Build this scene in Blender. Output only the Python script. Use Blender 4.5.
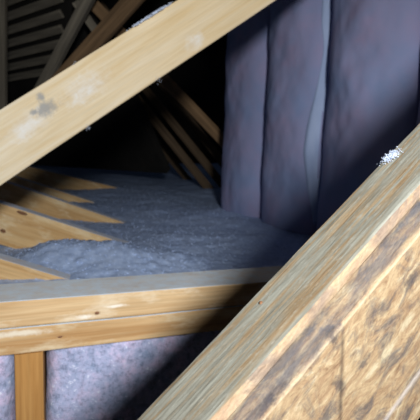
import bpy, bmesh, math, random
from mathutils import Vector, Matrix, noise

random.seed(7)
scene = bpy.context.scene
for o in list(bpy.data.objects):
    bpy.data.objects.remove(o)
COL = scene.collection

# ------------------------------------------------------------------ camera
F = 412.0
CAM = Vector((0.0, 0.0, 1.2))
PITCH = math.radians(7.0)
ROLL = 0.033
fwd = Vector((0, math.cos(PITCH), -math.sin(PITCH)))
r0 = Vector((1, 0, 0))
u0 = r0.cross(fwd)
RIGHT = (r0 * math.cos(ROLL) + u0 * math.sin(ROLL)).normalized()
UP = RIGHT.cross(fwd).normalized()
cam_d = bpy.data.cameras.new('camera')
cam = bpy.data.objects.new('camera', cam_d)
COL.objects.link(cam)
cam_d.sensor_width = 36.0
cam_d.lens = 36.0 * F / 420.0
cam_d.clip_start = 0.01
cam_d.dof.use_dof = True
cam_d.dof.focus_distance = 0.36
cam_d.dof.aperture_fstop = 15.0
M = Matrix((RIGHT, UP, -fwd)).transposed().to_4x4()
M.translation = CAM
cam.matrix_world = M
scene.camera = cam

# ------------------------------------------------------------------ light
world = bpy.data.worlds.new('world')
scene.world = world
world.use_nodes = True
world.node_tree.nodes['Background'].inputs[0].default_value = (0.5, 0.68, 1.0, 1)
world.node_tree.nodes['Background'].inputs[1].default_value = 0.018

LAMP = CAM + RIGHT * 0.25 + UP * 0.24 - fwd * 0.60
ld = bpy.data.lights.new('hand_torch', 'SPOT')
ld.energy = 96.0
ld.color = (0.93, 0.97, 1.0)
ld.shadow_soft_size = 0.09
ld.spot_size = math.radians(72)
ld.spot_blend = 0.75
lamp = bpy.data.objects.new('hand_torch', ld)
COL.objects.link(lamp)
lamp.location = LAMP
aim = CAM + (fwd + RIGHT * (-0.12) + UP * 0.10) * 1.6
lamp.rotation_euler = (aim - LAMP).to_track_quat('-Z', 'Y').to_euler()

vs = scene.view_settings
vs.view_transform = 'Standard'
vs.look = 'None'
vs.exposure = 0.0
vs.gamma = 1.0
vs.use_curve_mapping = False


# ------------------------------------------------------------------ helpers
def at(px, py, d):
    """point seen at a pixel, at a given depth along the view axis"""
    return CAM + (fwd + RIGHT * ((px - 210) / F) + UP * (-(py - 210) / F)) * d


def tag(o, label=None, cat=None, group=None, kind=None):
    if label: o['label'] = label
    if cat: o['category'] = cat
    if group: o['group'] = group
    if kind: o['kind'] = kind
    return o


def link(name, verts, faces, mats, matrix=None, parent=None, smooth=False, mi=None):
    me = bpy.data.meshes.new(name)
    me.from_pydata([tuple(v) for v in verts], [], faces)
    for m in (mats if isinstance(mats, (list, tuple)) else [mats]):
        me.materials.append(m)
    if mi:
        me.polygons.foreach_set('material_index', mi)
    if smooth:
        me.polygons.foreach_set('use_smooth', [True] * len(faces))
    me.update()
    o = bpy.data.objects.new(name, me)
    COL.objects.link(o)
    if parent:
        o.parent = parent
    if matrix:
        o.matrix_world = matrix
    return o


def srgb(r, g, b):
    def c(v):
        v /= 255.0
        return v / 12.92 if v <= 0.04045 else ((v + 0.055) / 1.055) ** 2.4
    return (c(r), c(g), c(b), 1)


class NT:
    """small wrapper for building node trees"""
    def __init__(self, name):
        self.m = bpy.data.materials.new(name)
        self.m.use_nodes = True
        self.t = self.m.node_tree
        self.b = self.t.nodes['Principled BSDF']
        self.b.inputs['Specular IOR Level'].default_value = 0.2
        self.co = self.t.nodes.new('ShaderNodeTexCoord').outputs['Object']

    def n(self, typ, **kw):
        x = self.t.nodes.new(typ)
        for k, v in kw.items():
            setattr(x, k, v)
        return x

    def put(self, sock, v):
        if isinstance(v, bpy.types.NodeSocket):
            self.t.links.new(v, sock)
        else:
            sock.default_value = v

    def mapping(self, scale, loc=(0, 0, 0), rot=(0, 0, 0)):
        m = self.n('ShaderNodeMapping')
        self.put(m.inputs['Vector'], self.co)
        m.inputs['Scale'].default_value = scale
        m.inputs['Location'].default_value = loc
        m.inputs['Rotation'].default_value = rot
        return m.outputs[0]

    def noise(self, vec, scale, detail=4, rough=0.6, dist=0.0):
        x = self.n('ShaderNodeTexNoise')
        self.put(x.inputs['Vector'], vec)
        x.inputs['Scale'].default_value = scale
        x.inputs['Detail'].default_value = detail
        x.inputs['Roughness'].default_value = rough
        x.inputs['Distortion'].default_value = dist
        return x.outputs['Fac']

    def ramp(self, fac, stops):
        x = self.n('ShaderNodeValToRGB')
        self.put(x.inputs[0], fac)
        el = x.color_ramp.elements
        while len(el) < len(stops):
            el.new(0.5)
        for e, (p, c) in zip(el, stops):
            e.position = p
            e.color = c if isinstance(c, tuple) else (c, c, c, 1)
        return x.outputs[0]

    def mix(self, fac, a, b, mode='MIX'):
        x = self.n('ShaderNodeMix', data_type='RGBA', blend_type=mode)
        self.put(x.inputs[0], fac)
        self.put(x.inputs[6], a)
        self.put(x.inputs[7], b)
        return x.outputs[2]

    def math(self, op, a, b=0.0, clamp=False):
        x = self.n('ShaderNodeMath', operation=op, use_clamp=clamp)
        self.put(x.inputs[0], a)
        self.put(x.inputs[1], b)
        return x.outputs[0]

    def sep(self):
        x = self.n('ShaderNodeSeparateXYZ')
        self.put(x.inputs[0], self.co)
        return x.outputs

    def spot(self, centre, radii, edge=0.5, wob=0.35, wscale=60):
        """1 inside a ragged blob at a place on the object, 0 outside"""
        mp = self.n('ShaderNodeMapping')
        self.put(mp.inputs['Vector'], self.co)
        mp.inputs['Scale'].default_value = [1 / r for r in radii]
        mp.inputs['Location'].default_value = [-c / r for c, r in zip(centre, radii)]
        ln = self.n('ShaderNodeVectorMath', operation='LENGTH')
        self.put(ln.inputs[0], mp.outputs[0])
        w = self.math('MULTIPLY', self.math('SUBTRACT', self.noise(self.co, wscale, 4, 0.7), 0.5), wob * 4)
        d = self.math('ADD', ln.outputs['Value'], w)
        return self.ramp(d, [(max(0.0, 1 - edge), 1.0), (1.0, 0.0)])

    def done(self, col, bump=None, strength=0.3, dist=0.002, rough=0.85):
        self.put(self.b.inputs['Base Color'], col)
        self.b.inputs['Roughness'].default_value = rough
        if bump is not None:
            x = self.n('ShaderNodeBump')
            x.inputs['Strength'].default_value = strength
            x.inputs['Distance'].default_value = dist
            self.put(x.inputs['Height'], bump)
            self.t.links.new(x.outputs[0], self.b.inputs['Normal'])
        return self.m


def wood(name, light, dark, scale=1.0, patch=None, dusty=None, seed=0.0, contrast=(0.35, 0.68), spots=()):
    t = NT(name)
    g1 = t.noise(t.mapping((3 * scale, 60 * scale, 60 * scale), (seed, seed * 2, seed)), 1.0, 5, 0.65, 0.4)
    g2 = t.noise(t.mapping((9 * scale, 260 * scale, 260 * scale), (seed, 0, 0)), 1.0, 3, 0.6)
    col = t.ramp(g1, [(contrast[0], dark), (contrast[1], light)])
    col = t.mix(0.25, col, t.ramp(g2, [(0.3, (0.35, 0.35, 0.35, 1)), (0.6, (1, 1, 1, 1))]), 'MULTIPLY')
    if patch:
        p = t.noise(t.mapping((8, 22, 22), (seed + 3, 0, 0)), 1.0, 5, 0.65)
        col = t.mix(t.ramp(p, [(0.52, 0.0), (0.66, 0.75)]), col, patch)
    for ce, ra, sc_, k in spots:
        col = t.mix(t.math('MULTIPLY', t.spot(ce, ra, 0.7, 0.35, 90), k), col, sc_)
    if dusty:
        # settled dust on faces that look up
        geo = t.n('ShaderNodeNewGeometry')
        s = t.n('ShaderNodeSeparateXYZ')
        t.put(s.inputs[0], geo.outputs['Normal'])
        d = t.noise(t.co, 45, 5, 0.7)
        m = t.math('MULTIPLY', t.ramp(s.outputs[2], [(0.6, 0.0), (0.85, 1.0)]),
                   t.ramp(d, [(0.3, 0.55), (0.6, 1.0)]))
        col = t.mix(m, col, dusty)
    return t.done(col, t.math('ADD', g1, t.math('MULTIPLY', g2, 0.5)), 0.25, 0.0015)


def rounded_rect(w, th, b, n=2):
    """profile in (y, z): y across the face, z from 0 (face) to -th"""
    pts = []
    for cy, cz, a0 in ((w / 2 - b, -b, 0), (-w / 2 + b, -b, 90), (-w / 2 + b, -th + b, 180), (w / 2 - b, -th + b, 270)):
        for k in range(n + 1):
            a = math.radians(a0 + 90 * k / n)
            pts.append((cy + b * math.cos(a), cz + b * math.sin(a)))
    return pts


def sweep(prof, L, seg, amp=0.0008, seed=0.0):
    verts, faces = [], []
    n = len(prof)
    for i in range(seg + 1):
        x = L * i / seg
        for j, (y, z) in enumerate(prof):
            q = Vector((x * 6 + seed, y * 14, z * 14))
            k = noise.noise_vector(q) * amp
            verts.append((x, y + k.y, z + k.z))
    for i in range(seg):
        for j in range(n):
            a, b = i * n + j, i * n + (j + 1) % n
            faces.append((a, a + n, b + n, b))
    faces.append(tuple(range(n)))
    faces.append(tuple(reversed(range(seg * n, seg * n + n))))
    return verts, faces


def frame(P0, P1, normal):
    X = (P1 - P0).normalized()
    Z = (normal - X * normal.dot(X)).normalized()
    Y = Z.cross(X)
    return X, Y, Z


def timber(name, label, cat, P0, P1, normal, w, th, mat, ext=(0, 0), group=None, edge=0, bevel=0.003, seg=None, seed=None, amp=0.0008):
    """board whose face centre line (edge=0) or upper face edge (edge=1) runs P0-P1"""
    X, Y, Z = frame(P0, P1, normal)
    A, B = P0 - X * ext[0], P1 + X * ext[1]
    L = (B - A).length
    if edge:
        A = A - Y * (w / 2 if Y.z > 0 else -w / 2)
    s = random.random() * 50 if seed is None else seed
    v, f = sweep(rounded_rect(w, th, bevel), L, seg or max(4, int(L * 14)), amp, s)
    mx = Matrix((X, Y, Z)).transposed().to_4x4()
    mx.translation = A
    o = link(name, v, f, mat, mx)
    tag(o, label, cat, group)
    return o


# ------------------------------------------------------------------ materials
DUST = srgb(206, 214, 222)
m_cream = None
PL = Vector((0, 0.641, 1.2 - 0.202))          # front top edge of the double plate below the camera
TH = math.atan(0.367)
U = Vector((math.cos(TH), math.sin(TH), 0))    # along the plate
V = Vector((-math.sin(TH), math.cos(TH), 0))   # into the attic


def loc_p(px, py, drop):
    """local coordinates on a plate's front face of what is seen at a pixel"""
    d = at(px, py, 1.0) - CAM
    q = CAM + d * ((PL - CAM).dot(V) / d.dot(V))
    return ((q - PL).dot(U) + 0.95, q.z - (PL.z - drop - 0.019), 0.0)


m_plate_hi = wood('pine_plate_upper', srgb(224, 192, 148), srgb(190, 150, 104), 1.0, srgb(236, 218, 190), DUST, 2.0, spots=[
    (loc_p(97, 313, 0), (0.006, 0.004, 1), srgb(120, 84, 56), 0.75),
    (loc_p(85, 317, 0), (0.016, 0.004, 1), srgb(248, 240, 226), 0.8),
    (loc_p(116, 306, 0), (0.02, 0.003, 1), srgb(248, 240, 226), 0.8)])
m_plate_lo = wood('pine_plate_lower', srgb(218, 184, 138), srgb(186, 142, 94), 1.0, srgb(226, 206, 172), DUST, 7.0, spots=[
    (loc_p(60, 336, 0.0385), (0.007, 0.002, 1), srgb(130, 98, 70), 0.6),
    (loc_p(20, 333, 0.0385), (0.05, 0.006, 1), srgb(240, 230, 212), 0.7)])
m_stud = wood('pine_stud', srgb(206, 156, 94), srgb(172, 120, 64), 0.8, None, None, 4.0)
m_joist = wood('pine_joist', srgb(240, 204, 150), srgb(206, 160, 104), 0.7, srgb(244, 222, 182), srgb(196, 204, 218), 9.0)
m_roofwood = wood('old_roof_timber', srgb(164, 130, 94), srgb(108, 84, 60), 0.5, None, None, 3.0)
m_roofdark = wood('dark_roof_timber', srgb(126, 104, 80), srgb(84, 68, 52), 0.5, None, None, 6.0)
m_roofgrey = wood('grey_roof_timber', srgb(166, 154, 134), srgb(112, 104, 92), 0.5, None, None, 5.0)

# cool grey blown-in cellulose
t = NT('blown_cellulose')
a = t.noise(t.co, 60, 6, 0.75)
b = t.noise(t.co, 9, 4, 0.6)
c = t.ramp(a, [(0.3, srgb(150, 170, 206)), (0.55, srgb(182, 200, 234)), (0.75, srgb(208, 222, 246))])
c = t.mix(t.ramp(b, [(0.4, 0.0), (0.7, 0.35)]), c, srgb(176, 186, 206))
m_cell = t.done(c, a, 0.4, 0.004, 1.0)

# dusty pink-lilac glass-wool batts
t = NT('glass_wool_batt')
a = t.noise(t.mapping((1, 1, 1)), 4, 5, 0.6)
b = t.noise(t.mapping((22, 22, 22)), 1.0, 5, 0.6)
c = t.ramp(a, [(0.35, srgb(144, 156, 194)), (0.65, srgb(172, 158, 190))])
c = t.mix(t.ramp(b, [(0.35, 0.0), (0.75, 0.4)]), c, srgb(148, 162, 196))
m_batt = t.done(c, b, 0.15, 0.004, 1.0)
t = NT('batt_lit_edge')  # paler batt tone, imitates light on its bulging edge
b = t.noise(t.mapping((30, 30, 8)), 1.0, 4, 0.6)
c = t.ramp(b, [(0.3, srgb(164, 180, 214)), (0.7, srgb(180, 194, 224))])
m_lit_edge = t.done(c, b, 0.3, 0.003, 0.9)

# speckled pink wool in the near wall
t = NT('speckled_pink_wool')
a = t.noise(t.co, 28, 5, 0.7)
b = t.noise(t.co, 95, 4, 0.75)
c = t.ramp(a, [(0.33, srgb(150, 164, 194)), (0.5, srgb(182, 184, 214)), (0.68, srgb(220, 202, 230))])
c = t.mix(t.ramp(b, [(0.35, 0.5), (0.52, 0.0)]), c, srgb(84, 94, 116))
c = t.mix(t.ramp(b, [(0.6, 0.0), (0.68, 0.95)]), c, srgb(226, 228, 246))
m_pink = t.done(c, b, 0.6, 0.004, 1.0)

t = NT('pale_fluff')
a = t.noise(t.co, 300, 4, 0.7)
m_fluff = t.done(t.ramp(a, [(0.3, srgb(178, 188, 212)), (0.6, srgb(220, 228, 244))]), a, 0.5, 0.001, 1.0)

t = NT('dark_roof_felt')
a = t.noise(t.co, 3, 5, 0.7)
m_felt = t.done(t.ramp(a, [(0.3, srgb(34, 32, 30)), (0.7, srgb(52, 48, 44))]), a, 0.3, 0.01, 1.0)
t = NT('plaster_board')
a = t.noise(t.co, 5, 5, 0.7)
m_board = t.done(t.ramp(a, [(0.3, srgb(120, 118, 112)), (0.7, srgb(146, 142, 134))]), a, 0.1, 0.002, 1.0)

# ------------------------------------------------------------------ setting
def box(name, lo, hi, mat, mx=None):
    v = [(x, y, z) for x in (lo[0], hi[0]) for y in (lo[1], hi[1]) for z in (lo[2], hi[2])]
    f = [(0, 1, 3, 2), (4, 6, 7, 5), (0, 4, 5, 1), (2, 3, 7, 6), (0, 2, 6, 4), (1, 5, 7, 3)]
    o = link(name, v, f, mat, mx)
    o['kind'] = 'structure'
    return o


# wall directions of the near knee wall: U along the plate, V into the attic
KW = Matrix((U, V, Vector((0, 0, 1)))).transposed().to_4x4()
KW.translation = Vector((0, 0.641, 0))

box('floor', (-3.5, -1.2, -0.06), (3.5, 7.2, 0.0), m_board)
box('floor_attic', (-3.4, 0.092, 0.66), (2.2, 7.0, 0.70), m_board, KW)

# ------------------------------------------------------------------ near knee wall
for nm, lab, z, mat, sd in (
        ('top_plate', 'upper of two stacked pine plates, its top grey with settled dust', PL.z, m_plate_hi, 3.3),
        ('top_plate', 'lower of two stacked pine plates, resting directly on the wall stud', PL.z - 0.0392, m_plate_lo, 8.1)):
    A = PL - U * 0.95
    B = PL + U * 0.75
    A.z = B.z = z
    timber(nm, lab, 'plank', A, B, -V, 0.038, 0.089, mat, edge=1, group='double plate of the near wall', seed=sd, bevel=0.0025, seg=40)

zt = PL.z - 0.0776
for s, lab in ((-0.2645, 'upright pine stud under the stacked plates, between pink wool batts'),
               (0.142, 'upright pine stud hidden behind the mouldy foreground rafter')):
    P = PL + U * s
    timber('wall_stud', lab, 'stud', Vector((P.x, P.y, 0)), Vector((P.x, P.y, zt)), -V, 0.038, 0.089, m_stud, group='studs of the near wall', seed=s)


def pil_d(a, b, z, w, depth, power, seed, amp, nz, soft_end):
    prof = max(0.0, 1 - abs(a) ** power) ** 0.55
    endp = max(0.0, 1 - abs(b * 2 - 1) ** 30) ** 0.5 if soft_end else 1.0
    wob = noise.fractal(Vector((a * w * 2.6 + seed, z * 4.5, seed)), 1.0, 2.0, 3)
    fine = noise.fractal(Vector((a * w * 10 + z * 6 + seed, z * 15 - a * 2, seed * 2)), 1.0, 2.0, 3)
    return depth * prof * endp + (amp * wob + nz * fine) * prof


def pillow(name, label, origin, ux, n, w, z0, z1, depth, mat, amp, nz, seed, nu=36, nv=70, power=2.6, grp=None, wr=1.0, soft_end=True):
    """soft batt: ux along its width, n out of its face; closed solid"""
    verts, faces = [], []
    rows = []
    for i in range(nv + 1):
        b = i / nv
        z = z0 + (z1 - z0) * b
        row = []
        for j in range(nu + 1):
            a = j / nu * 2 - 1
            d = pil_d(a, b, z, w, depth, power, seed, amp, nz, soft_end)
            side = 0.012 * noise.noise(Vector((seed, z * 5, a))) * (1 if abs(a) < 1 else 0.6)
            p = origin + ux * (w / 2 * (1 + a) + side) + n * d
            row.append(len(verts))
            verts.append((p.x, p.y, z))
        rows.append(row)
    for i in range(nv):
        for j in range(nu):
            faces.append((rows[i][j], rows[i][j + 1], rows[i + 1][j + 1], rows[i + 1][j]))
    # back panel
    back = 0.05
    b0 = [origin - n * back, origin + ux * w - n * back]
    k = len(verts)
    for z in (z0, z1):
        for p in b0:
            verts.append((p.x, p.y, z))
    faces += [(k, k + 2, k + 3, k + 1)]
    faces.append(tuple([k, k + 1] + list(reversed(rows[0]))))
    faces.append(tuple([k + 3, k + 2] + rows[-1]))
    faces.append(tuple([k + 2, k] + [r[0] for r in rows]))
    faces.append(tuple([k + 1, k + 3] + [r[-1] for r in reversed(rows)]))
    # keep the object's origin at its base
    org = origin + ux * w / 2
    org = Vector((org.x, org.y, z0))
    verts = [(x - org.x, y - org.y, z - org.z) for x, y, z in verts]
    o = link(name, verts, faces, mat, Matrix.Translation(org), smooth=True)
    tag(o, label, 'insulation', grp)
    return o


for s0, s1, lab, sd in ((-0.661, -0.2855, 'speckled pink wool batt sliver left of the upright stud', 2.7),
                        (-0.2455, 0.1205, 'speckled pink wool batt below the plates, right of the upright stud', 5.9)):
    o = PL + U * s0 + V * 0.05
    pillow('wall_batt', lab, o, U, -V, s1 - s0, 0.0, zt - 0.002, 0.03, m_pink, 0.004, 0.004, sd, 50, 80, 24, 'batts in the near wall', soft_end=False)

# ------------------------------------------------------------------ far batt wall
c_ = math.hypot(-0.139, 0.275)
BD = Vector((-0.139 / c_, 0.275 / c_, 0))      # runs away to the left
BN = Vector((-BD.y, BD.x, 0))                  # out of the wall, toward the open attic
BO = Vector((0.488 * 1.32, 1.32, 0))
W = 0.406
specs = [(-1, 'grey-lilac hanging batt at the right frame edge, nearest of the four', 1.3),
         (0, 'widest hanging grey-lilac batt, crossed by the slanting shadow of the rafter', 4.2),
         (1, 'second hanging grey-lilac batt, with a pale blue sheet painting light on its right side', 8.8),
         (2, 'narrowest hanging grey-lilac batt, farthest, beside the black gap', 12.4)]
batts = {}
for k, lab, sd in specs:
    o = BO + BD * (W * k)
    batts[k] = pillow('hanging_batt', lab, o, BD, BN, W - 0.004, 0.78, 2.15, 0.095, m_batt, 0.012, 0.0022, sd, 44, 130, 2.2, 'batts hung on the far wall')
# thin pale sheet standing in for light along the second batt's edge
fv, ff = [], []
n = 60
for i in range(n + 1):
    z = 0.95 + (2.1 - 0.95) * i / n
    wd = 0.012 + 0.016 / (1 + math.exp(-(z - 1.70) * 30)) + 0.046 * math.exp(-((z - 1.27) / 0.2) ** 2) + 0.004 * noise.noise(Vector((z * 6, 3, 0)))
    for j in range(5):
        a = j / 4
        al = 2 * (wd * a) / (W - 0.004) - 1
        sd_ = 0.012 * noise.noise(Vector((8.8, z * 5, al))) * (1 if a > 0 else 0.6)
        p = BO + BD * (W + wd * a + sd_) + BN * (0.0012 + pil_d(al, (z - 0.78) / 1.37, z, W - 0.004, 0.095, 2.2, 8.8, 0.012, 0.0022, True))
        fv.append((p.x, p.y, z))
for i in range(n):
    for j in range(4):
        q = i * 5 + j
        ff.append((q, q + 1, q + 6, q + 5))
fl = link('lit_edge', fv, ff, m_lit_edge, smooth=True)
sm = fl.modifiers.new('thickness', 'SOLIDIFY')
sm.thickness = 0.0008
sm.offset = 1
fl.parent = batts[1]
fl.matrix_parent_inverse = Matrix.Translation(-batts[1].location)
fl['label'] = 'pale blue sheet painting light on the batt edge'

# wall carrying those batts
WR = Matrix((BD, BN, Vector((0, 0, 1)))).transposed().to_4x4()
WR.translation = BO
box('wall_right', (-W - 0.6, -0.16, 0.0), (W * 3, -0.055, 2.6), m_felt, WR)
box('wall_back', (-6.0, 6.6, 0.0), (5.0, 6.7, 4.2), m_felt, KW)

# ------------------------------------------------------------------ loose-fill insulation
def ins_h(x, y):
    h = 0.888 + 0.040 * max(0, y - 1.3)
    h += 0.014 * noise.fractal(Vector((x * 2.3, y * 2.3, 4.4)), 1.0, 2.0, 3)
    h += 0.005 * noise.fractal(Vector((x * 11, y * 11, 1.1)), 1.0, 2.0, 4)
    h += 0.003 * noise.fractal(Vector((x * 40, y * 40, 8.1)), 1.0, 2.0, 2)
    h += 0.010 * abs(noise.noise(Vector((x * 26, y * 26, 2.7)))) * math.exp(-((y - 1.2) / 0.35) ** 2)
    # heap banked against the nearer joist
    for cx, cy, r, hh in ((-0.30, 1.20, 0.13, 0.052), (-0.46, 1.22, 0.10, 0.04), (-0.12, 1.22, 0.12, 0.02)):
        h += hh * math.exp(-((x - cx) ** 2 + (y - cy) ** 2) / r ** 2)
    return h


verts, faces = [], []
NX, NY = 330, 330
for i in range(NY + 1):
    v = 0.092 + (6.3 - 0.092) * (i / NY) ** 1.8
    for j in range(NX + 1):
        # dense in the middle strip that the photo shows
        a = j / NX * 2 - 1
        u = -0.1 + 3.0 * (0.35 * a + 0.65 * a ** 3)
        p = Vector((0, 0.641, 0)) + U * u + V * v
        verts.append((p.x, p.y, ins_h(p.x, p.y)))
for i in range(NY):
    for j in range(NX):
        q = i * (NX + 1) + j
        faces.append((q, q + 1, q + NX + 2, q + NX + 1))
# drop the cells behind the batt wall
keep = []
for f_ in faces:
    c = Vector(verts[f_[0]])
    if (c - BO).xy.dot(BN.xy) > -0.05 or (c - BO).xy.dot(BD.xy) > 3 * W + 0.02:
        keep.append(f_)
ins = link('loose_insulation', verts, keep, m_cell, smooth=True)
tag(ins, 'lumpy blue-grey loose-fill insulation covering the attic floor', 'insulation', None, 'stuff')

# clumps lying on it
cv, cf = [], []
def lump(c, r, verts, faces, fl=0.7):
    k = len(verts)
    ring = [(0, 0, 1), (0, 0, -1)] + [(math.cos(a * math.pi / 3), math.sin(a * math.pi / 3), 0) for a in range(6)]
    rz = random.random() * 3
    for x, y, z in ring:
        s = r * random.uniform(0.6, 1.25)
        verts.append((c.x + s * (x * math.cos(rz) - y * math.sin(rz)), c.y + s * (x * math.sin(rz) + y * math.cos(rz)), c.z + s * z * fl))
    for a in range(6):
        b = (a + 1) % 6
        faces.append((k, k + 2 + a, k + 2 + b))
        faces.append((k + 1, k + 2 + b, k + 2 + a))
for i in range(22000):
    v = 0.1 + 2.6 * random.random() ** 1.7
    u = random.uniform(-1.3 - v * 0.2, 0.75)
    p = Vector((0, 0.641, 0)) + U * u + V * v
    if (p - BO).xy.dot(BN.xy) < 0.02:
        continue
    r = random.uniform(0.0015, 0.0045)
    p.z = ins_h(p.x, p.y) - r * 0.15
    lump(p, r, cv, cf)
cl = link('insulation_clump', cv, cf, m_cell, smooth=True, parent=ins)
cl['kind'] = 'stuff'

# ------------------------------------------------------------------ sloping joists sunk in the insulation
FACE = Vector((-0.1, -1, 0))
joists = [
    # top edge pixels, depths
    ('pine joist just behind the dusty plate, only a wedge of it showing', (0, 259), (78, 282.5), 1.00, 1.03, 0.10, (1.2, 0.22)),
    ('knotty pine joist with a lumpy heap of insulation banked against its foot', (0, 203), (145, 250), 1.34, 1.39, 0.135, (1.3, 0.15)),
    ('broad pine joist sinking to a point in insulation, behind the knotty one', (0, 180), (134, 226), 1.82, 1.88, 0.135, (1.3, 0.15)),
    ('faint joist almost buried, just behind the broad pointed joist', (10, 175), (62, 192), 2.35, 2.40, 0.10, (0.6, 0.2)),
    ('slim distant joist, farthest of those half buried in insulation', (30, 167), (114, 187), 2.95, 3.02, 0.13, (0.6, 0.2)),
]
for lab, a, b, d0, d1, w, ext in joists:
    timber('ceiling_joist', lab, 'joist', at(*a, d0), at(*b, d1), FACE, w, 0.038, m_joist, ext=ext, edge=1, group='joists half buried in insulation')

# far ledge at the edge of the insulation
timber('far_ledge', 'low horizontal ledge closing off the insulation at the back', 'ledge', at(-60, 168.5, 4.9), at(225, 174, 5.0), Vector((0, -1, 0)), 0.14, 0.09, m_joist, ext=(0.8, 0.4), edge=1)

# ------------------------------------------------------------------ roof, upper left
g1 = (Vector((-0.80, 0.60, 0))).normalized()
rows = [(18, 3.10), (32.5, 3.2), (45, 3.3), (57, 3.4), (69, 3.5), (80, 3.62), (90, 3.74), (99, 3.86)]
pA = at(4, 18, 3.10)
pB = at(4, 99, 3.86)
slope = (pB - pA)
slope = (slope - g1 * slope.dot(g1)).normalized()
nrm = g1.cross(slope).normalized()
if nrm.z > 0:
    nrm = -nrm
RM = Matrix((g1, slope, nrm)).transposed().to_4x4()
RM.translation = pA
yq = (pA.z - 1.06) / -slope.z
roof = box('ceiling', (-0.95, -1.6, -0.09), (3.0, yq, -0.03), m_felt, RM)
yy = [(at(4, r, d) - pA).dot(slope) for r, d in rows]
step = (yy[-1] - yy[0]) / (len(yy) - 1)
for k in range(-8, 6):
    v, f = sweep(rounded_rect(step * 0.62, 0.022, 0.002, 1), 3.7, 6, 0.002, k * 3.1)
    mx = RM @ Matrix.Translation((-0.72 + 0.07 * k, step * k, 0.0))
    o = link('plank', v, f, m_roofgrey, None)
    o.parent = roof
    o.matrix_parent_inverse = RM.inverted()
    o.matrix_world = mx

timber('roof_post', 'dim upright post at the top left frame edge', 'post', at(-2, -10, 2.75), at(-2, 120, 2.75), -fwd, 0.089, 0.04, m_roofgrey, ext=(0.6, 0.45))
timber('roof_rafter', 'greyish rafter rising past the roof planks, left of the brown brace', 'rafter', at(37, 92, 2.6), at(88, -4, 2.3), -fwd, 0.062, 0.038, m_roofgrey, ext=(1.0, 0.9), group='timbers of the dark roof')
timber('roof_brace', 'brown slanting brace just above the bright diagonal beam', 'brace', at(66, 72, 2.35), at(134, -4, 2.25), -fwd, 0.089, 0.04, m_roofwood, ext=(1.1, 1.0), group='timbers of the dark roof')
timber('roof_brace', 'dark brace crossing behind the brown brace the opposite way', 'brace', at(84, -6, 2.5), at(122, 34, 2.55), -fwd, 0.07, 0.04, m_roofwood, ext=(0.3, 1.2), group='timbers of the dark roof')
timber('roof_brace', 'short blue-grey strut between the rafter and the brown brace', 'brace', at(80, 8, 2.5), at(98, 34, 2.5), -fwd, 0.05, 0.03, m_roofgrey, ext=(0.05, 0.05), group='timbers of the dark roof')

# slanting braces in the dark gap left of the batts
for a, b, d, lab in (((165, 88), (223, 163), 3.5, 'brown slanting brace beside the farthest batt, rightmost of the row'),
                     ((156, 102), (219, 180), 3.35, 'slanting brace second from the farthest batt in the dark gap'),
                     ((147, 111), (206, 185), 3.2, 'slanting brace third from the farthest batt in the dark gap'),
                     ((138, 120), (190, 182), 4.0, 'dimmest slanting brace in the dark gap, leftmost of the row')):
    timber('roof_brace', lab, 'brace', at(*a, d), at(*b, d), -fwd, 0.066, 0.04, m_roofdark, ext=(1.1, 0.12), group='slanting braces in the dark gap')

# right-hand roof slope over the batts
RR = Matrix((BD, (BN * 0.72 + Vector((0, 0, 0.69))).normalized(), BD.cross((BN * 0.72 + Vector((0, 0, 0.69))).normalized()))).transposed().to_4x4()
RR.translation = BO + Vector((0, 0, 2.2)) + BN * -0.2
box('ceiling_right', (-1.2, 0.0, 0.0), (5.2, 1.6, 0.05), m_felt, RR)

# ------------------------------------------------------------------ bright diagonal beam, upper left
P0, P1 = at(0, 148.3, 0.944), at(181, 31.3, 1.078)
nrm_b = (CAM - (P0 + P1) / 2)
X, Y, Z = frame(P0, P1, nrm_b)
L0 = 0.60


def loc_b(px, py):
    """local coordinates on the beam face of what is seen at a pixel"""
    d = at(px, py, 1.0) - CAM
    k = (P0 - CAM).dot(Z) / d.dot(Z)
    q = CAM + d * k - (P0 - X * L0)
    return (q.dot(X), q.dot(Y), 0.0)


t = NT('cream_pine')
g1n = t.noise(t.mapping((2.6, 45, 45)), 1.0, 5, 0.65, 0.5)
g2n = t.noise(t.mapping((9, 260, 260)), 1.0, 3, 0.6)
xs = t.sep()[0]
xe = loc_b(200, 20)[0]
warm = t.math('DIVIDE', xs, xe, True)
col = t.ramp(g1n, [(0.32, srgb(224, 196, 152)), (0.5, srgb(240, 222, 190)), (0.7, srgb(250, 240, 220))])
col = t.mix(t.math('MULTIPLY', warm, 0.5), col, srgb(236, 200, 142))
col = t.mix(0.15, col, t.ramp(g2n, [(0.3, (0.4, 0.4, 0.4, 1)), (0.6, (1, 1, 1, 1))]), 'MULTIPLY')
pn = t.noise(t.mapping((14, 30, 30), (2, 0, 0)), 1.0, 6, 0.7)
for (px, py), r in (((85, 88), (0.08, 0.035, 0.08)), ((30, 125), (0.065, 0.032, 0.08)), ((195, 42), (0.04, 0.022, 0.08))):
    col = t.mix(t.math('MULTIPLY', t.spot(loc_b(px, py), r, 0.8, 0.5, 45), t.ramp(pn, [(0.35, 0.2), (0.6, 0.9)])), col, srgb(246, 240, 232))
for (px, py), r in (((46, 108), (0.035, 0.022, 0.08)), ((41, 97), (0.013, 0.013, 0.08)), ((33, 112), (0.01, 0.01, 0.08))):
    col = t.mix(t.math('MULTIPLY', t.spot(loc_b(px, py), r, 0.7, 0.5, 70), 0.8), col, srgb(160, 160, 160))
m_cream = t.done(col, g1n, 0.2, 0.0015)
timber('diagonal_beam', 'bright cream pine beam slanting across the upper left, with a grey smudge', 'beam', P0, P1, nrm_b, 0.1355, 0.045, m_cream, ext=(L0, 1.1), seg=60, seed=11)

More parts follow.
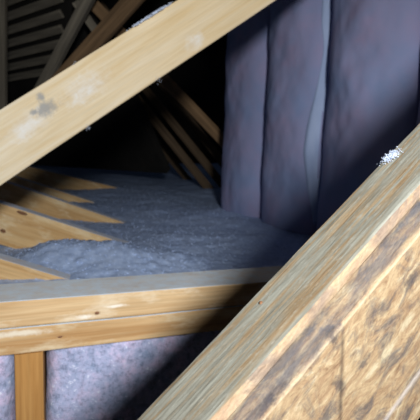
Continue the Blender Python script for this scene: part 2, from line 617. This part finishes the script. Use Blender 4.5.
# ------------------------------------------------------------------ mouldy foreground rafter, lower right
AX = (RIGHT * 2.357 + UP * 2.148 + fwd).normalized()
D_R = 0.26
R0 = at(312, 306, D_R)
vw = (R0 - CAM).normalized()
e1 = -vw - AX * (-vw).dot(AX)
e1.normalize()
e2 = -(AX.cross(e1))                           # toward upper left in the picture
th = math.radians(40)
Nn = (math.cos(th) * e2 - math.sin(th) * e1)   # across the narrow edge
Wn = (-math.sin(th) * e2 - math.cos(th) * e1)  # across the wide face
sc = D_R / 0.30
NARROW, WIDE = 0.0526 * sc, 0.24 * sc
LOW, HIGH = 1.75, 0.80
# profile in (p along Nn, q along Wn), ridge at the origin; starts on the back corner of the narrow edge
prof = []
def pt(p, q, m): prof.append((p, q, m))
pt(NARROW - 0.001, 0.003, 0); pt(NARROW - 0.002, 0.0005, 0)
for k in range(1, 8): pt(NARROW * (1 - k / 8.4), 0.0, 0)
pt(0.0026, 0.0003, 0); pt(0.0008, 0.0010, 1); pt(0.0002, 0.0024, 1)
pt(0.0, 0.006, 1); pt(0.0002, 0.0095, 1); pt(0.0018, 0.0125, 1)
for k in range(1, 6): pt(0.0022, 0.0125 + k * 0.0042, 1)
pt(0.0022, 0.0352, 1); pt(0.0004, 0.0372, 1)
for k in range(1, 12): pt(0.0005, 0.0372 + (WIDE - 0.0372) * k / 11.3, 1)
pt(0.001, WIDE - 0.001, 1); pt(0.003, WIDE, 1)
pt(NARROW - 0.003, WIDE, 0); pt(NARROW, WIDE - 0.003, 0)
SEG = 420
verts, faces, mi = [], [], []
n = len(prof)
Lr = LOW + HIGH
for i in range(SEG + 1):
    x = Lr * i / SEG
    for j, (p, q, m) in enumerate(prof):
        k1 = noise.fractal(Vector((x * 22, q * 160, p * 220)), 1.0, 2.0, 3) * 0.0007
        k2 = noise.noise(Vector((x * 5, q * 10, 3))) * 0.0010
        out = k1 + k2
        if m:
            verts.append((x, q, p - out))
        else:
            verts.append((x, q + out * 0.8, p))
for i in range(SEG):
    for j in range(n):
        a, b = i * n + j, i * n + (j + 1) % n
        faces.append((a, b, b + n, a + n))
        mi.append(1 if prof[j][2] and prof[(j + 1) % n][2] else 0)
faces.append(tuple(reversed(range(n)))); mi.append(0)
faces.append(tuple(range(SEG * n, SEG * n + n))); mi.append(0)
RX = Matrix((AX, Wn, Nn)).transposed().to_4x4()
RX.translation = R0 - AX * LOW


def loc_r(px, py):
    """local coordinates on the wide face of what is seen at a pixel"""
    d = at(px, py, 1.0) - CAM
    k = (R0 - CAM).dot(Nn) / d.dot(Nn)
    q = CAM + d * k - (R0 - AX * LOW)
    return (q.dot(AX), q.dot(Wn), 0.0)


t = NT('weathered_edge_grain')
g = t.noise(t.mapping((10, 190, 190)), 1.0, 5, 0.6, 0.3)
g2 = t.noise(t.mapping((30, 520, 520)), 1.0, 3, 0.6)
g3 = t.noise(t.mapping((150, 500, 500)), 1.0, 3, 0.7)
col = t.ramp(g, [(0.3, srgb(146, 114, 82)), (0.42, srgb(156, 134, 104)), (0.54, srgb(146, 142, 128)), (0.72, srgb(166, 164, 150))])
col = t.mix(0.4, col, t.ramp(g2, [(0.3, (0.35, 0.33, 0.3, 1)), (0.58, (1, 1, 1, 1))]), 'MULTIPLY')
col = t.mix(t.ramp(g3, [(0.55, 0.0), (0.72, 0.3)]), col, srgb(200, 196, 184))
m_edge = t.done(col, t.math('ADD', g2, t.math('MULTIPLY', g3, 0.6)), 0.45, 0.0012)

t = NT('mouldy_rafter_face')
yv = t.sep()[1]
sw = t.noise(t.mapping((26, 50, 50), (1, 0, 0), (0, 0, 0.5)), 1.0, 6, 0.7, 1.8)
fib = t.noise(t.mapping((150, 420, 420), (0, 0, 0), (0, 0, 0.25)), 1.0, 4, 0.7, 0.8)
blot = t.noise(t.mapping((26, 40, 40), (5, 2, 0)), 1.0, 6, 0.7, 0.8)
col = t.ramp(sw, [(0.3, srgb(140, 110, 84)), (0.43, srgb(178, 146, 112)), (0.56, srgb(200, 172, 134)), (0.72, srgb(224, 206, 172))])
col = t.mix(t.ramp(blot, [(0.48, 0.0), (0.62, 0.75)]), col, srgb(98, 94, 96))
# mould band along the shallow channel
band = t.ramp(t.math('DIVIDE', yv, 0.06), [(0.19, 0.0), (0.25, 1.0), (0.55, 0.85), (0.64, 0.0)])
bandm = t.math('MULTIPLY', band, t.ramp(t.noise(t.mapping((24, 90, 90), (9, 0, 0)), 1.0, 5, 0.7), [(0.36, 0.15), (0.62, 0.8)]))
col = t.mix(bandm, col, srgb(104, 104, 110))
# worn pale arris
arris = t.ramp(t.math('DIVIDE', yv, 0.06), [(0.02, 0.2), (0.08, 0.5), (0.15, 0.4), (0.21, 0.0)])
col = t.mix(arris, col, srgb(212, 180, 152))
edge_y = loc_r(405, 396)[1]
low = t.ramp(t.math('DIVIDE', yv, edge_y), [(0.955, 0.0), (0.985, 0.8), (1.0, 0.3)])
col = t.mix(t.math('MULTIPLY', low, t.ramp(t.math('DIVIDE', yv, edge_y * 2), [(0.5, 1.0), (0.51, 0.0)])), col, srgb(226, 214, 206))
lip = t.ramp(t.math('DIVIDE', yv, 0.06), [(0.595, 0.0), (0.615, 0.45), (0.64, 0.0)])
col = t.mix(lip, col, srgb(228, 206, 172))
for (px, py), r in (((388, 352), (0.016, 0.006, 1)), ((408, 322), (0.012, 0.006, 1)), ((372, 372), (0.01, 0.004, 1))):
    col = t.mix(t.math('MULTIPLY', t.spot(loc_r(px, py), r, 0.6, 0.4, 120), 0.8), col, srgb(222, 204, 168))
for (px, py), r in (((340, 385), (0.006, 0.014, 1)), ((365, 362), (0.012, 0.005, 1)), ((272, 402), (0.016, 0.006, 1)), ((412, 280), (0.016, 0.01, 1)), ((335, 340), (0.006, 0.012, 1))):
    col = t.mix(t.math('MULTIPLY', t.spot(loc_r(px, py), r, 0.8, 0.6, 150), 0.7), col, srgb(72, 70, 78))
# thin dark line running down across the face
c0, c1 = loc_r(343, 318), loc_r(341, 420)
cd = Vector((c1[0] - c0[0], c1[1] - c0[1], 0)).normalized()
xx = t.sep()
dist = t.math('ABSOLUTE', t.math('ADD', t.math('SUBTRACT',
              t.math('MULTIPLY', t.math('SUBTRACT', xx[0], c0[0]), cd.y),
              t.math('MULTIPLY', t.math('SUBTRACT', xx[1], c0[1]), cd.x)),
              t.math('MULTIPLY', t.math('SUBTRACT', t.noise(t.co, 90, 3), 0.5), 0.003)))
dark_line = t.math('MULTIPLY', t.ramp(t.math('DIVIDE', dist, 0.004), [(0.1, 1.0), (0.8, 0.0)]),
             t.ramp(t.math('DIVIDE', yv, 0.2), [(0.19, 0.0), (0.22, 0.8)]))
col = t.mix(t.math('MULTIPLY', dark_line, 0.7), col, srgb(70, 60, 56))
fb = t.ramp(fib, [(0.3, (0.42, 0.38, 0.36, 1)), (0.55, (1, 1, 1, 1))])
col = t.mix(0.5, col, fb, 'MULTIPLY')
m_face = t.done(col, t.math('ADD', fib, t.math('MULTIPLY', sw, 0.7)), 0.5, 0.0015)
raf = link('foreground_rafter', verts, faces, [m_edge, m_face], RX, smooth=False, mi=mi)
tag(raf, 'mould-stained rafter filling the lower right corner, grey weathered edge and tan face', 'rafter')

# ------------------------------------------------------------------ knots in the timbers
t = NT('dark_knot')
rg = t.noise(t.co, 400, 3, 0.6)
m_knot = t.done(t.ramp(rg, [(0.3, srgb(104, 70, 52)), (0.7, srgb(150, 108, 78))]), rg, 0.3, 0.001)


def knot(parent, px, py, rx, ry, face='z'):
    """low oval knot set in the face of a timber where a pixel's ray meets it"""
    inv = parent.matrix_basis.inverted()
    o_ = inv @ CAM
    d_ = (inv @ at(px, py, 1.0)) - o_
    k = -(o_.z / d_.z) if face == 'z' else -(o_.y / d_.y)
    c = o_ + d_ * k
    v, f = [], []
    n_ = 14
    for ring, hgt in ((1.0, -0.002), (0.75, 0.0010), (0.4, 0.0012)):
        for i in range(n_):
            a = 2 * math.pi * i / n_
            w_ = 1 + 0.15 * noise.noise(Vector((math.cos(a) * 2, math.sin(a) * 2, px)))
            x, y = rx * ring * w_ * math.cos(a), ry * ring * w_ * math.sin(a)
            v.append((x, y, hgt) if face == 'z' else (x, -hgt, y))
    for r in range(2):
        for i in range(n_):
            a, b = r * n_ + i, r * n_ + (i + 1) % n_
            f.append((a, b, b + n_, a + n_))
    f.append(tuple(range(2 * n_, 3 * n_)))
    o = link('knot', v, f, m_knot, None, parent, smooth=True)
    o.location = c
    return o


OB = bpy.data.objects
knot(OB['top_plate'], 97, 313, 0.0035, 0.0025)
knot(OB['top_plate.001'], 60, 337, 0.004, 0.0013)
knot(OB['ceiling_joist.001'], 22, 213, 0.022, 0.007)
knot(OB['ceiling_joist.001'], 3, 231, 0.012, 0.008)
knot(raf, 261, 303, 0.0016, 0.0010, 'y')

# ------------------------------------------------------------------ tufts of fluff caught on the timbers
def tuft(label, P, size, flat, n_lumps, spread=(1, 1, 1), axes=None):
    v, f = [], []
    ax = axes or (Vector((1, 0, 0)), Vector((0, 1, 0)), Vector((0, 0, 1)))
    for i in range(n_lumps):
        q = Vector((0, 0, 0))
        for a, s in zip(ax, spread):
            q += a * (max(-1.3, min(1.3, random.gauss(0, 0.45))) * size * s)
        lump(q, size * random.uniform(0.06, 0.14), v, f, flat)
    o = link('insulation_tuft', v, f, m_fluff, Matrix.Translation(P), smooth=True)
    tag(o, label, 'tuft', 'tufts of fluff caught on the timbers')
    return o


# on the plate top: where the pixel's ray meets the plate
def on_plate(px, py, lift=0.0):
    d = at(px, py, 1.0) - CAM
    return CAM + d * ((PL.z + lift - CAM.z) / d.z)

tuft('white tuft on the dusty plate top, near the left frame edge', on_plate(23, 287, 0.002), 0.006, 0.6, 14)
tuft('small white tuft on the dusty plate, at the tip of the nearest joist', on_plate(67, 285.5, 0.0015), 0.0045, 0.6, 10)
tuft('faint thin tuft along the back edge of the dusty plate', on_plate(41, 282.5, 0.001), 0.004, 0.5, 8, (2, 1, 1))
# rafter edge
def on_edge(px, py):
    d = at(px, py, 1.0) - CAM
    k = (R0 - CAM).dot(Wn) / d.dot(Wn)
    return CAM + d * k
tuft('pale tuft of fluff on the upper edge of the mouldy rafter', on_edge(391, 157) - Wn * 0.001, 0.0065, 0.6, 420, (1.5, 0.8, 0.10), (AX, Nn, Wn))
# bright beam
def on_beam(px, py):
    d = at(px, py, 1.0) - CAM
    return CAM + d * ((P0 - CAM).dot(Z) / d.dot(Z))
tuft('speck of fluff hanging from the lower edge of the cream beam, nearer its left end', on_beam(88, 127.6), 0.009, 0.9, 30)
tuft('speck of fluff on the lower edge of the cream beam, nearer its right end', on_beam(158, 80.0), 0.009, 0.9, 30)
tuft('band of white fluff along the upper edge of the cream beam', on_beam(151, 16.5) + Y * 0.002 + Z * 0.001, 0.030, 0.6, 420, (1.9, 0.07, 0.3), (X, Y, Z))
tuft('speck of fluff on the cream beam upper edge, left of the white band', on_beam(75, 63.2), 0.008, 0.8, 14)
